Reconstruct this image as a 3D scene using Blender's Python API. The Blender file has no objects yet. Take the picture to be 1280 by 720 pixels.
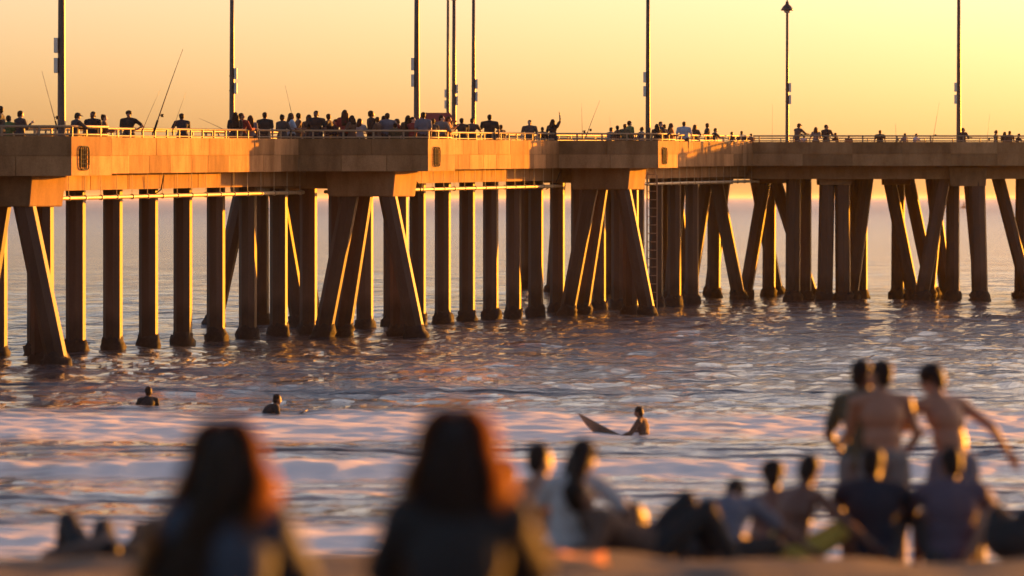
import bpy, bmesh, math, random
import numpy as np
from mathutils import Vector, Matrix

random.seed(7); rng = np.random.default_rng(7)
scn = bpy.context.scene
COL = scn.collection
R = math.radians

# ------------------------------------------------------------------ camera, sky, sun, exposure
EYE = 4.83                       # camera height over the water
F = 6000.0                       # focal length in photograph pixels (1280 wide)
cam_d = bpy.data.cameras.new('camera'); cam = bpy.data.objects.new('camera', cam_d)
COL.objects.link(cam); scn.camera = cam
cam.location = (0, 0, EYE); cam.rotation_euler = (R(90), 0, 0)
cam_d.sensor_width = 36; cam_d.lens = F / 1280 * 36
cam_d.shift_y = -113 / 1280
cam_d.clip_start = 1; cam_d.clip_end = 60000
cam_d.dof.use_dof = True; cam_d.dof.focus_distance = 162; cam_d.dof.aperture_fstop = cam_d.lens / 107.0
SUN_AZ, SUN_EL = R(46), R(3.2)   # azimuth from +Y towards +X
world = bpy.data.worlds.new('World'); scn.world = world; world.use_nodes = True
wn = world.node_tree; bg = wn.nodes['Background']
sky = wn.nodes.new('ShaderNodeTexSky'); sky.sky_type = 'NISHITA'; sky.sun_disc = False
sky.sun_elevation = SUN_EL; sky.sun_rotation = SUN_AZ
sky.air_density = 0.60; sky.dust_density = 2.1; sky.ozone_density = 1.0
wb = wn.nodes.new('ShaderNodeMix'); wb.data_type = 'RGBA'; wb.blend_type = 'MULTIPLY'; wb.inputs[0].default_value = 1
wb.inputs[7].default_value = (1.0, .815, .79, 1)          # warm white balance over the whole sky
wn.links.new(sky.outputs[0], wb.inputs[6]); wn.links.new(wb.outputs[2], bg.inputs[0]); bg.inputs[1].default_value = 0.13
sdir = Vector((math.sin(SUN_AZ) * math.cos(SUN_EL), math.cos(SUN_AZ) * math.cos(SUN_EL), math.sin(SUN_EL)))
sl = bpy.data.lights.new('sun', 'SUN'); sun = bpy.data.objects.new('sun', sl); COL.objects.link(sun)
sl.energy = 5.0; sl.angle = R(0.5); sl.color = (1.0, 0.33, 0.012)
sun.rotation_euler = sdir.to_track_quat('Z', 'Y').to_euler(); sun.location = (60, 60, 30)
scn.view_settings.view_transform = 'Standard'; scn.view_settings.look = 'None'
scn.view_settings.exposure = 1.75; scn.view_settings.gamma = 1
scn.cycles.use_denoising = True
scn.cycles.max_bounces = 6; scn.cycles.volume_bounces = 0

# ------------------------------------------------------------------ helpers
def P(px, py, d):                # a photograph pixel at distance d -> a point of the place
    return Vector(((px - 640) / F * d, d, EYE + (247 - py) / F * d))

def link(o, parent=None):
    COL.objects.link(o)
    if parent is not None: o.parent = parent
    return o

def tag(o, label=None, cat=None, group=None, kind=None):
    if label: o['label'] = label
    if cat: o['category'] = cat
    if group: o['group'] = group
    if kind: o['kind'] = kind
    return o

def empty(name, loc=(0, 0, 0), rz=0):
    o = bpy.data.objects.new(name, None); o.location = loc; o.rotation_euler = (0, 0, rz)
    o.empty_display_size = 0.2
    return link(o)

def mesh_obj(name, verts, faces, mat, parent=None, smooth=False):
    m = bpy.data.meshes.new(name); m.from_pydata([tuple(v) for v in verts], [], faces); m.update()
    if smooth: m.polygons.foreach_set('use_smooth', [True] * len(m.polygons))
    if mat: m.materials.append(mat)
    return link(bpy.data.objects.new(name, m), parent)

class MB:
    def __init__(s): s.v = []; s.f = []
    def add(s, v, f):
        b = len(s.v); s.v += [tuple(x) for x in v]; s.f += [tuple(i + b for i in q) for q in f]; return s
    def box(s, x0, x1, y0, y1, z0, z1):
        return s.hexa([(x0, y0, z0), (x1, y0, z0), (x1, y1, z0), (x0, y1, z0), (x0, y0, z1), (x1, y0, z1), (x1, y1, z1), (x0, y1, z1)])
    def hexa(s, c):
        return s.add(c, [(3, 2, 1, 0), (4, 5, 6, 7), (0, 1, 5, 4), (1, 2, 6, 5), (2, 3, 7, 6), (3, 0, 4, 7)])
    def tube(s, pts, rad, n=8, cap=True):
        pts = [Vector(p) for p in pts]; k = len(pts)
        rads = rad if isinstance(rad, (list, tuple)) else [rad] * k
        vs = []
        for i, p in enumerate(pts):
            t = (pts[min(i + 1, k - 1)] - pts[max(i - 1, 0)]).normalized()
            a = t.cross(Vector((0, 0, 1)) if abs(t.z) < .95 else Vector((0, 1, 0))).normalized(); b = t.cross(a)
            for j in range(n):
                w = 2 * math.pi * (j + .5) / n
                vs.append(p + (a * math.cos(w) + b * math.sin(w)) * rads[i])
        fs = [(i * n + j, i * n + (j + 1) % n, (i + 1) * n + (j + 1) % n, (i + 1) * n + j) for i in range(k - 1) for j in range(n)]
        if cap: fs += [tuple(range(n))[::-1], tuple((k - 1) * n + j for j in range(n))]
        return s.add(vs, fs)
    def lathe(s, prof, n=16, c=(0, 0, 0)):
        vs = [(c[0] + r * math.cos(2 * math.pi * j / n), c[1] + r * math.sin(2 * math.pi * j / n), c[2] + z) for r, z in prof for j in range(n)]
        k = len(prof)
        fs = [(i * n + j, i * n + (j + 1) % n, (i + 1) * n + (j + 1) % n, (i + 1) * n + j) for i in range(k - 1) for j in range(n)]
        fs += [tuple(range(n))[::-1], tuple((k - 1) * n + j for j in range(n))]
        return s.add(vs, fs)
    def build(s, name, mat, parent=None, smooth=False): return mesh_obj(name, s.v, s.f, mat, parent, smooth)

# ------------------------------------------------------------------ materials
def new_mat(name):
    m = bpy.data.materials.new(name); m.use_nodes = True
    return m, m.node_tree, m.node_tree.nodes['Principled BSDF']

def noise(nt, scale, detail=4, rough=.6, vec=None, dim='3D'):
    n = nt.nodes.new('ShaderNodeTexNoise'); n.noise_dimensions = dim
    n.inputs['Scale'].default_value = scale; n.inputs['Detail'].default_value = detail; n.inputs['Roughness'].default_value = rough
    if vec is not None: nt.links.new(vec, n.inputs['Vector'])
    return n

def ramp(nt, fac, stops):
    r = nt.nodes.new('ShaderNodeValToRGB'); e = r.color_ramp.elements
    while len(e) < len(stops): e.new(.5)
    for k, (p, c) in enumerate(stops): e[k].position = p; e[k].color = (*c, 1)
    nt.links.new(fac, r.inputs[0]); return r

def coords(nt, scale=(1, 1, 1), kind='Object'):
    t = nt.nodes.new('ShaderNodeTexCoord'); mp = nt.nodes.new('ShaderNodeMapping'); mp.inputs['Scale'].default_value = scale
    nt.links.new(t.outputs[kind], mp.inputs[0]); return mp.outputs[0]

def bump(nt, bsdf, height, strength, dist=.02):
    b = nt.nodes.new('ShaderNodeBump'); b.inputs['Strength'].default_value = strength; b.inputs['Distance'].default_value = dist
    nt.links.new(height, b.inputs['Height']); nt.links.new(b.outputs[0], bsdf.inputs['Normal']); return b

def concrete(name, c0, c1, rough=.75, streak=(.8, .8, .3), vary=.25, spec=.06, tide=False):
    m, nt, b = new_mat(name)
    v = coords(nt, streak); n1 = noise(nt, 1.6, 6, .65, v); n2 = noise(nt, 22, 3, .6, coords(nt))
    mx = nt.nodes.new('ShaderNodeMix'); mx.data_type = 'FLOAT'; mx.inputs[0].default_value = .25
    nt.links.new(n1.outputs[0], mx.inputs[2]); nt.links.new(n2.outputs[0], mx.inputs[3])
    r = ramp(nt, mx.outputs[0], [(.30, c0), (.66, c1)])
    oi = nt.nodes.new('ShaderNodeObjectInfo'); mr = nt.nodes.new('ShaderNodeMapRange')
    mr.inputs[3].default_value = 1 - vary; mr.inputs[4].default_value = 1 + vary * .5
    nt.links.new(oi.outputs['Random'], mr.inputs[0])
    hv = nt.nodes.new('ShaderNodeHueSaturation'); nt.links.new(mr.outputs[0], hv.inputs['Value']); nt.links.new(r.outputs[0], hv.inputs['Color'])
    out = hv.outputs[0]
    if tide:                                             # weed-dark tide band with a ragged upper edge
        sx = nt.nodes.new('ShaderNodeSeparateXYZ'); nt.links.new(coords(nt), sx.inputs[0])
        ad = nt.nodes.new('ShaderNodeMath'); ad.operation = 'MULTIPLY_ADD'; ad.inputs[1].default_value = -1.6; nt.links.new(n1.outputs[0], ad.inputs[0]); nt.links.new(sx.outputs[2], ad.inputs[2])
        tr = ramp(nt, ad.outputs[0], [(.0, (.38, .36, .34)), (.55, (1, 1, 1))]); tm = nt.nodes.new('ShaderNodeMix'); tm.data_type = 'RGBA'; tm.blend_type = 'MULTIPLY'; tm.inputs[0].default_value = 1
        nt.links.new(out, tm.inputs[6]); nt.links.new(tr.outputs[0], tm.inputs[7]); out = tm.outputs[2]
    nt.links.new(out, b.inputs['Base Color']); b.inputs['Roughness'].default_value = rough; b.inputs['Specular IOR Level'].default_value = spec
    bump(nt, b, mx.outputs[0], .25, .015); return m

def plain(name, c, rough=.6, metal=0, nz=.18, scale=30, bmp=.2):
    m, nt, b = new_mat(name); n = noise(nt, scale, 3, .6, coords(nt))
    r = ramp(nt, n.outputs[0], [(.3, tuple(x * (1 - nz) for x in c)), (.7, tuple(min(1, x * (1 + nz)) for x in c))])
    nt.links.new(r.outputs[0], b.inputs['Base Color']); b.inputs['Roughness'].default_value = rough; b.inputs['Metallic'].default_value = metal
    bump(nt, b, n.outputs[0], bmp, .01); return m

M = {}
M['fascia'] = concrete('fascia_concrete', (.17, .082, .036), (.48, .265, .125), vary=.4)
M['beam'] = concrete('beam_concrete', (.18, .092, .045), (.40, .225, .11))
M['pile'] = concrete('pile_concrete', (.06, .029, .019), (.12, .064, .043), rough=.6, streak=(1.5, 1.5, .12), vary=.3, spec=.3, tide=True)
M['deck'] = concrete('deck_concrete', (.26, .22, .19), (.40, .34, .29))
M['growth'] = plain('mussel_growth', (.013, .010, .009), .9, 0, .5, 14, 1.0)
M['rail'] = plain('galvanised_rail', (.28, .19, .11), .6, .0, .15, 18, .1)
M['pipe'] = plain('pipe_paint', (.40, .29, .17), .5, .0, .2, 6, .1)
M['iron'] = plain('dark_iron', (.013, .011, .010), .9, .0, .3, 20, .2)
M['post'] = plain('lamp_post_paint', (.075, .055, .048), .4, .3, .2, 8, .1)
M['plate'] = plain('sign_plate', (.62, .58, .5), .45, .1, .1, 8, .05)
M['rod'] = plain('fishing_rod', (.07, .035, .025), .4, 0, .2, 8, .0)
M['lamp_glass'] = plain('lamp_glass', (.5, .48, .42), .2, 0, .1, 8, .0)
M['board'] = plain('surfboard_foam', (.13, .075, .05), .4, 0, .1, 3, .0)
M['wetsuit'] = plain('wetsuit_rubber', (.018, .017, .018), .4, 0, .2, 30, .1)
M['buoy'] = plain('buoy_paint', (.05, .03, .028), .5, 0, .3, 2, .1)

def skin_mat(name, c):
    m, nt, b = new_mat(name); n = noise(nt, 14, 4, .6, coords(nt))
    r = ramp(nt, n.outputs[0], [(.3, tuple(x * .85 for x in c)), (.7, tuple(x * 1.1 for x in c))])
    nt.links.new(r.outputs[0], b.inputs['Base Color']); b.inputs['Roughness'].default_value = .5
    b.inputs['Subsurface Weight'].default_value = .12; b.inputs['Subsurface Radius'].default_value = (.02, .008, .004)
    return m
M['skin_a'] = skin_mat('skin_tan', (.34, .165, .10)); M['skin_b'] = skin_mat('skin_brown', (.17, .07, .042)); M['skin_c'] = skin_mat('skin_fair', (.52, .31, .22))
CLOTH = {'black': (.016, .015, .016), 'charcoal': (.05, .045, .045), 'navy': (.018, .018, .03), 'denim': (.05, .065, .095), 'white': (.46, .42, .41),
         'grey blue': (.13, .13, .165), 'purple grey': (.10, .07, .095), 'olive': (.075, .065, .035), 'red': (.26, .03, .025), 'grey': (.16, .15, .15),
         'pale blue': (.33, .38, .46), 'green': (.10, .16, .05), 'brown': (.11, .06, .04), 'orange': (.5, .2, .05), 'yellow': (.55, .36, .06), 'tan': (.30, .22, .14)}
CM = {k: plain('cloth_' + k.replace(' ', '_'), v, .85, 0, .2, 60, .25) for k, v in CLOTH.items()}

def hair_mat(name, c, tr, fac=.2):
    m, nt, b = new_mat(name)
    n = noise(nt, 3, 3, .6, coords(nt, (40, 40, 2)))
    r = ramp(nt, n.outputs[0], [(.3, tuple(x * .6 for x in c)), (.7, tuple(x * 1.5 for x in c))])
    nt.links.new(r.outputs[0], b.inputs['Base Color']); b.inputs['Roughness'].default_value = .55; b.inputs['Specular IOR Level'].default_value = .2
    t = nt.nodes.new('ShaderNodeBsdfTranslucent'); t.inputs[0].default_value = (*tr, 1)
    mx = nt.nodes.new('ShaderNodeMixShader'); mx.inputs[0].default_value = fac
    nt.links.new(b.outputs[0], mx.inputs[1]); nt.links.new(t.outputs[0], mx.inputs[2])
    nt.links.new(mx.outputs[0], nt.nodes['Material Output'].inputs[0]); return m
M['hair_under'] = plain('hair_under', (.016, .011, .008), .5, 0, .3, 30, .3)
M['hair_dark'] = hair_mat('hair_dark', (.022, .014, .010), (.12, .05, .02))
M['hair_brown'] = hair_mat('hair_brown', (.032, .021, .013), (1, .42, .08), .12)
M['hair_glow'] = hair_mat('hair_rim_glow', (.09, .045, .018), (1, .5, .12), .6)  # brighter, more translucent copy for outer strands, imitating the sunlit hair rim
M['hair_auburn'] = hair_mat('hair_auburn', (.022, .013, .009), (1, .40, .07), .12)

# sea
def sea_mat():
    m, nt, b = new_mat('sea_water')
    si = nt.nodes.new('ShaderNodeAttribute'); si.attribute_name = 'silt'; sr = ramp(nt, si.outputs['Fac'], [(0, (.060, .066, .075)), (1, (.20, .135, .12))]); nt.links.new(sr.outputs[0], b.inputs['Base Color']); gp = nt.nodes.new('ShaderNodeSeparateXYZ'); nt.links.new(coords(nt), gp.inputs[0]); gr = nt.nodes.new('ShaderNodeMapRange')
    for q, w in ((1, 120), (2, 1600), (3, .09), (4, .25)): gr.inputs[q].default_value = w    # far out the ripples blend into a rougher sheet
    nt.links.new(gp.outputs[1], gr.inputs[0]); nt.links.new(gr.outputs[0], b.inputs['Roughness']); b.inputs['IOR'].default_value = 1.333
    n0 = noise(nt, 1.0, 3, .55, coords(nt, (.055, .17, 1))); b0 = nt.nodes.new('ShaderNodeBump'); b0.inputs['Strength'].default_value = 1; b0.inputs['Distance'].default_value = 1.9; nt.links.new(n0.outputs[0], b0.inputs['Height'])
    n1 = noise(nt, 1.0, 5, .62, coords(nt, (.45, 1.1, 1))); n2 = noise(nt, 1.0, 4, .6, coords(nt, (2.2, 4.5, 1)))
    b1 = nt.nodes.new('ShaderNodeBump'); b1.inputs['Strength'].default_value = 1; b1.inputs['Distance'].default_value = .16; nt.links.new(b0.outputs[0], b1.inputs['Normal'])
    ch = nt.nodes.new('ShaderNodeAttribute'); ch.attribute_name = 'chop'
    for nn, bb, dd in ((n1, b1, .36), (n2, None, .075)):
        mm = nt.nodes.new('ShaderNodeMath'); mm.operation = 'MULTIPLY'; mm.inputs[1].default_value = dd; nt.links.new(ch.outputs['Fac'], mm.inputs[0])
        if bb: nt.links.new(mm.outputs[0], b1.inputs['Distance'])
        else: chd = mm
    nt.links.new(n1.outputs[0], b1.inputs['Height'])
    b2 = nt.nodes.new('ShaderNodeBump'); b2.inputs['Strength'].default_value = 1; b2.inputs['Distance'].default_value = .035
    nt.links.new(chd.outputs[0], b2.inputs['Distance']); nt.links.new(n2.outputs[0], b2.inputs['Height']); nt.links.new(b1.outputs[0], b2.inputs['Normal']); nt.links.new(b2.outputs[0], b.inputs['Normal'])
    foam = nt.nodes.new('ShaderNodeBsdfPrincipled'); foam.inputs['Base Color'].default_value = (.88, .79, .75, 1); foam.inputs['Roughness'].default_value = .9
    fb = nt.nodes.new('ShaderNodeBump'); fb.inputs['Strength'].default_value = .6; fb.inputs['Distance'].default_value = .05
    n3 = noise(nt, 1.0, 4, .6, coords(nt, (.16, 1.7, 1))); nt.links.new(n3.outputs[0], fb.inputs['Height']); nt.links.new(fb.outputs[0], foam.inputs['Normal'])
    at = nt.nodes.new('ShaderNodeAttribute'); at.attribute_name = 'foam'
    mul = nt.nodes.new('ShaderNodeMath'); mul.operation = 'MULTIPLY_ADD'; mul.inputs[1].default_value = 1.6
    sb = nt.nodes.new('ShaderNodeMath'); sb.operation = 'SUBTRACT'; nt.links.new(n3.outputs[0], sb.inputs[1]); nt.links.new(at.outputs['Fac'], sb.inputs[0])
    nt.links.new(sb.outputs[0], mul.inputs[0]); mul.inputs[2].default_value = .45; mul.use_clamp = True
    gate = nt.nodes.new('ShaderNodeMath'); gate.operation = 'MULTIPLY'; nt.links.new(mul.outputs[0], gate.inputs[0])
    st = nt.nodes.new('ShaderNodeMapRange'); st.inputs[1].default_value = 0; st.inputs[2].default_value = .25; nt.links.new(at.outputs['Fac'], st.inputs[0]); nt.links.new(st.outputs[0], gate.inputs[1])
    mx = nt.nodes.new('ShaderNodeMixShader'); nt.links.new(gate.outputs[0], mx.inputs[0]); nt.links.new(b.outputs[0], mx.inputs[1]); nt.links.new(foam.outputs[0], mx.inputs[2])
    nt.links.new(mx.outputs[0], nt.nodes['Material Output'].inputs[0]); return m
M['sea'] = sea_mat()

def sand_mat():
    m, nt, b = new_mat('beach_sand'); v = coords(nt)
    n1 = noise(nt, 2.2, 6, .65, v); n2 = noise(nt, 60, 2, .5, v)
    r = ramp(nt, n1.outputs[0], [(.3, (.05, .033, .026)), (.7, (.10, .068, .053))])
    nt.links.new(r.outputs[0], b.inputs['Base Color']); b.inputs['Roughness'].default_value = .9
    mx = nt.nodes.new('ShaderNodeMath'); mx.operation = 'MULTIPLY_ADD'; mx.inputs[1].default_value = .15
    nt.links.new(n2.outputs[0], mx.inputs[0]); nt.links.new(n1.outputs[0], mx.inputs[2]); bump(nt, b, mx.outputs[0], .8, .06); return m
M['sand'] = sand_mat()

# ------------------------------------------------------------------ sea: one sheet out to the horizon, real waves near the pier
def smooth_noise1(x, seed, n=6, base=.02):
    g = np.random.default_rng(seed); o = np.zeros_like(x)
    for k in range(n):
        o += np.sin(x * base * (1.9 ** k) * (1 + .3 * g.random()) * 6.28 + g.random() * 6.28) / (1.45 ** k)
    return o / 2

def build_sea():
    ys = EYE * F / np.linspace(650, 3.0, 980)
    ys = np.concatenate([ys, np.geomspace(ys[-1] * 1.15, 40000, 14)])
    t = np.concatenate([np.linspace(-.9, -.17, 26), np.linspace(-.165, .165, 300), np.linspace(.17, .9, 26)])
    Y, T = np.meshgrid(ys, t, indexing='ij'); X = Y * T
    dy = np.gradient(ys)[:, None]; dx = np.where(np.abs(T) < .168, .0012 * Y, .03 * Y)
    Z = np.zeros_like(X); g = np.random.default_rng(3)
    for k in range(90):
        lam = 0.7 * (16 / .7) ** (g.random() ** 1.8); th = g.normal(0, .8)
        kk = 2 * math.pi / lam; kx, ky = kk * math.sin(th), kk * math.cos(th)
        ry = 2 * math.pi / max(abs(ky), 1e-3); rx = 2 * math.pi / max(abs(kx), 1e-3)
        fade = np.clip((ry / dy - 2.2) / 3, 0, 1) * np.clip((rx / dx - 2.2) / 3, 0, 1)
        a = .0088 * lam ** .5 * (1 if lam < 4 else .7)
        ph = kx * X + ky * Y + g.random() * 6.28
        # groups of waves come and go along the crest
        env = .65 + .5 * np.sin(X / (lam * 5) + g.random() * 6.28 + Y / (lam * 9))
        s = np.sin(ph); Z += a * env * fade * (s + .25 * np.cos(2 * ph))
    calm = np.interp(Y, [70, 100, 130, 160], [.25, .38, .7, 1.0]); Z *= calm
    # breaking swells running to the beach
    foam = np.zeros_like(X)
    def swell(y0, amp, wf, wb, seed, ang, foam_amt, foam_f, foam_b):
        nonlocal Z, foam
        c = y0 + ang * X + 1.6 * smooth_noise1(X, seed, 4, .014) + .7 * smooth_noise1(X, seed + 9, 6, .06)
        e = Y - c; A = amp * (1 + .35 * smooth_noise1(X, seed + 3, 4, .02))
        Z += A * np.where(e < 0, np.exp(-(e / wf) ** 2), np.exp(-(e / wb) ** 2))
        f = np.where(e < 0, np.exp(-(e / foam_f) ** 2), np.exp(-(e / foam_b) ** 2)) * foam_amt * (1 + .45 * smooth_noise1(X, seed + 5, 6, .05))
        foam = np.maximum(foam, f)
    swell(99.5, .05, 3.0, 6.0, 11, .02, 1.25, 4.5, 8.0)
    swell(90.8, .10, 1.2, 4.0, 15, .02, .0, 1, 1)
    swell(85, .13, .8, 3.0, 21, .02, 1.1, 2.2, 2.4)
    swell(77.5, .08, 1.0, 3.0, 31, -.015, .45, .6, .8)
    swell(68.5, .08, .7, 3.0, 41, .01, 1.15, 4.0, 3.0)
    swell(118, .16, 3, 6, 51, .04, 0, 1, 1)
    swell(135, .14, 3, 6, 61, -.03, 0, 1, 1)
    foam = np.maximum(foam, .16 * np.interp(Y, [60, 66, 98, 112], [1, 1, 1, 0]) * (1 + .5 * smooth_noise1(X + 3 * Y, 77, 5, .03)))
    n, k = X.shape
    v = np.stack([X, Y, Z], -1).reshape(-1, 3)
    idx = np.arange(n * k).reshape(n, k)
    q = np.stack([idx[:-1, :-1], idx[:-1, 1:], idx[1:, 1:], idx[1:, :-1]], -1).reshape(-1, 4)
    m = bpy.data.meshes.new('sea'); m.vertices.add(len(v)); m.vertices.foreach_set('co', v.ravel().astype(np.float32))
    m.loops.add(q.size); m.loops.foreach_set('vertex_index', q.ravel().astype(np.int32))
    m.polygons.add(len(q)); m.polygons.foreach_set('loop_start', np.arange(0, q.size, 4, dtype=np.int32))
    m.update(); m.polygons.foreach_set('use_smooth', np.ones(len(q), dtype=bool))
    a = m.attributes.new('foam', 'FLOAT', 'POINT'); a.data.foreach_set('value', np.clip(foam, 0, 1).ravel().astype(np.float32))
    silt = np.interp(Y, [60, 84, 98], [1, .8, 0]) * (1 + .25 * smooth_noise1(X + 2 * Y, 91, 5, .03)); a = m.attributes.new('silt', 'FLOAT', 'POINT'); a.data.foreach_set('value', np.clip(silt, 0, 1).ravel().astype(np.float32)); a = m.attributes.new('chop', 'FLOAT', 'POINT'); a.data.foreach_set('value', calm.ravel().astype(np.float32)); m.materials.append(M['sea']); m.validate(); o = link(bpy.data.objects.new('sea', m)); tag(o, kind='structure'); return o
build_sea()

# ------------------------------------------------------------------ beach
SP = [(-30, -1.5), (12, -1.56), (16, -1.70), (20, -1.84), (26, -2.06), (30, -2.26), (33, -2.56), (38, -3.05), (55, -4.83), (72, -5.6), (140, -8.5)]
def sand_z(y):
    return EYE + float(np.interp(y, [a for a, b in SP], [b for a, b in SP]))
def build_sand():
    ys = np.concatenate([np.linspace(-8, 9, 20), np.linspace(9.2, 42, 330), np.linspace(42.5, 130, 60)])
    xs = np.concatenate([np.linspace(-200, -14, 40), np.linspace(-13.8, 13.8, 230), np.linspace(14, 200, 40)])
    Y, X = np.meshgrid(ys, xs, indexing='ij')
    Z = EYE + np.interp(Y, [a for a, b in SP], [b for a, b in SP]); g = np.random.default_rng(5)
    for k in range(46):
        lam = .35 * (6 / .35) ** g.random(); th = g.random() * 6.28; kk = 6.283 / lam
        Z += .004 * lam ** .7 * np.sin(kk * (math.cos(th) * X + math.sin(th) * Y) + g.random() * 6.28) * (np.abs(X) < 14) * np.clip((44 - Y) / 6, 0, 1)
    n, k = X.shape; idx = np.arange(n * k).reshape(n, k)
    q = np.stack([idx[:-1, :-1], idx[:-1, 1:], idx[1:, 1:], idx[1:, :-1]], -1).reshape(-1, 4)
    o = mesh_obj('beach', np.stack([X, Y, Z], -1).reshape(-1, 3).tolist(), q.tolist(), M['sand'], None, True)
    tag(o, kind='structure')
build_sand()

# ------------------------------------------------------------------ pier
K = 0.862
BETA = math.atan2(10.6, 34.3)
u = Vector((math.sin(BETA), math.cos(BETA))); n2 = Vector((math.cos(BETA), -math.sin(BETA)))
def ptop(y): return EYE + K * 2.0 + .0098 * (y - 155.8 * K)
FH = 1.12                        # fascia height
FLOOR = .75                      # walkway below parapet top
CORN = [Vector((-14.3, 155.8)) * K, Vector((-3.33, 190.5)) * K, Vector((6.85, 225.0)) * K]
FLV = Vector((5.1, 1.2)) * K
F2 = CORN[1] - FLV
def on_edge(t, inset=0.0): return F2 + u * t - n2 * inset     # point of the set-back edge line
PB = FLV.dot(n2); FA = FLV.dot(u); LO = 3.5 * K
W = 6.4 * K                      # width of the plain walkway
CC = Vector((18, 283)) * K; CR = 25 * K
near = [on_edge(-88)]
for c in CORN:
    f = c - FLV; t = (f - F2).dot(u)
    near += [on_edge(t), c, c + u * LO, on_edge(t + FA * 2 + LO)]
# junction with the round end
tj = 0
for k in range(4000):
    if (on_edge(k * .02 + 40) - CC).length < CR: tj = k * .02 + 40; break
near.append(on_edge(tj))
far = [on_edge(-88, W)]
for tf in (-43.0, -12.0, 19.0):
    a = tf * 1.0 - 6.0
    far += [on_edge(a, W), on_edge(a + FA, W + PB), on_edge(a + FA + LO, W + PB), on_edge(a + 2 * FA + LO, W)]
tk = 0
for k in range(4000):
    if (on_edge(k * .02 + 30, W) - CC).length < CR: tk = k * .02 + 30; break
far.append(on_edge(tk, W))
a0 = math.atan2(near[-1].y - CC.y, near[-1].x - CC.x); a1 = math.atan2(far[-1].y - CC.y, far[-1].x - CC.x)
if a1 < a0: a1 += 2 * math.pi
NA = 56
arc = [CC + Vector((math.cos(a0 + (a1 - a0) * k / NA), math.sin(a0 + (a1 - a0) * k / NA))) * CR for k in range(NA + 1)]

pier = empty('fishing_pier', (near[0].x, near[0].y, 0))
tag(pier, 'long concrete fishing pier on octagonal piles with angled bays and round end', 'pier')
OFF = Vector((near[0].x, near[0].y, 0))
def V3(p, z): return Vector((p.x, p.y, z)) - OFF

outline = near + arc[1:-1] + far[::-1]
def slab(name, poly, z0f, z1f, mat):
    k = len(poly); vs = [V3(p, ptop(p.y) + z0f) for p in poly] + [V3(p, ptop(p.y) + z1f) for p in poly]
    fs = [tuple(range(k))[::-1], tuple(range(k, 2 * k))] + [(i, (i + 1) % k, k + (i + 1) % k, k + i) for i in range(k)]
    o = mesh_obj(name, vs, fs, mat, pier)
    bm = bmesh.new(); bm.from_mesh(o.data); bmesh.ops.triangulate(bm, faces=[f for f in bm.faces if len(f.verts) > 4]); bmesh.ops.recalc_face_normals(bm, faces=bm.faces); bm.to_mesh(o.data); bm.free()
    return o
def inset_poly(poly, d):
    out = []; k = len(poly)
    for i in range(k):
        p0, p1, p2 = poly[i - 1], poly[i], poly[(i + 1) % k]
        e1 = (p1 - p0).normalized(); e2 = (p2 - p1).normalized()
        m1 = Vector((-e1.y, e1.x)); m2 = Vector((-e2.y, e2.x))
        m = (m1 + m2).normalized(); out.append(p1 + m * d / max(.4, m.dot(m1)))
    return out
inner = inset_poly(outline, .10)
slab('deck', inner, -FH + .04, -FLOOR, M['deck'])

def wall_run(pts, name, closed=False, thick=.2):
    # parapet core behind the facing panels
    mb = MB()
    for a, b in zip(pts[:-1], pts[1:]):
        e = (b - a).normalized(); m = Vector((-e.y, e.x))
        c = []
        for z in (-FH + .01, -.015):
            c += [V3(a + m * .045, ptop(a.y) + z), V3(b + m * .045, ptop(b.y) + z), V3(b + m * thick, ptop(b.y) + z), V3(a + m * thick, ptop(a.y) + z)]
        mb.hexa(c)
    return mb.build(name, M['fascia'], pier)
def panel_run(pts, parent, pitch=2.1, rows=((-FH, -.56), (-.555, 0)), joint=.022):
    for a, b in zip(pts[:-1], pts[1:]):
        L = (b - a).length; e = (b - a) / L; m = Vector((-e.y, e.x))
        for ri, (z0, z1) in enumerate(rows):
            n = max(1, round(L / pitch * (1.0 if ri else 1.25))); cuts = [0] + [L * (k + random.uniform(-.12, .12)) / n for k in range(1, n)] + [L]
            for k in range(n):
                g0 = joint / 2 if k else 0; g1 = joint / 2 if k < n - 1 else 0
                p, q = a + e * (cuts[k] + g0), a + e * (cuts[k + 1] - g1); pr = random.uniform(-.006, .006)
                c = []
                for z, off in ((z0 + .006, 0), (z1 - .006, 0)):
                    c += [V3(p - m * pr, ptop(p.y) + z), V3(q - m * pr, ptop(q.y) + z), V3(q + m * .05, ptop(q.y) + z), V3(p + m * .05, ptop(p.y) + z)]
                MB().hexa(c).build('fascia_panel', M['fascia'], parent)
wn_ = wall_run(near, 'parapet'); panel_run(near[1:], wn_)
wa_ = wall_run(arc, 'parapet'); panel_run(arc[:30], wa_, 2.4)
wall_run(far[::-1], 'parapet')

def railing(pts, pitch=1.05):
    mb = MB(); rail = MB(); off = .12; run = []
    P2 = []
    for i, p in enumerate(pts):
        a = pts[max(0, i - 1)]; b = pts[min(len(pts) - 1, i + 1)]; e = (b - a).normalized(); P2.append(p + Vector((-e.y, e.x)) * off)
    rail.tube([V3(p, ptop(p.y) + .27) for p in P2], .038, 8)
    low = MB().tube([V3(p, ptop(p.y) + .045) for p in P2], .026, 6)
    r = empty('railing'); r.parent = pier
    rail.build('top_rail', M['rail'], r, True); low.build('bottom_rail', M['rail'], r, True)
    pm = MB().box(-.028, .028, -.028, .028, -.04, .26); me = None; left = .3
    for a, b in zip(P2[:-1], P2[1:]):
        L = (b - a).length; e = (b - a) / L; d = left
        while d < L:
            p = a + e * d; z = V3(p, ptop(p.y))
            if me is None: o = pm.build('rail_post', M['rail'], r); me = o.data
            else: o = bpy.data.objects.new('rail_post', me); link(o, r)
            o.location = z; o.rotation_euler = (0, 0, math.atan2(e.y, e.x)); d += pitch
        left = d - L
    return r
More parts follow.
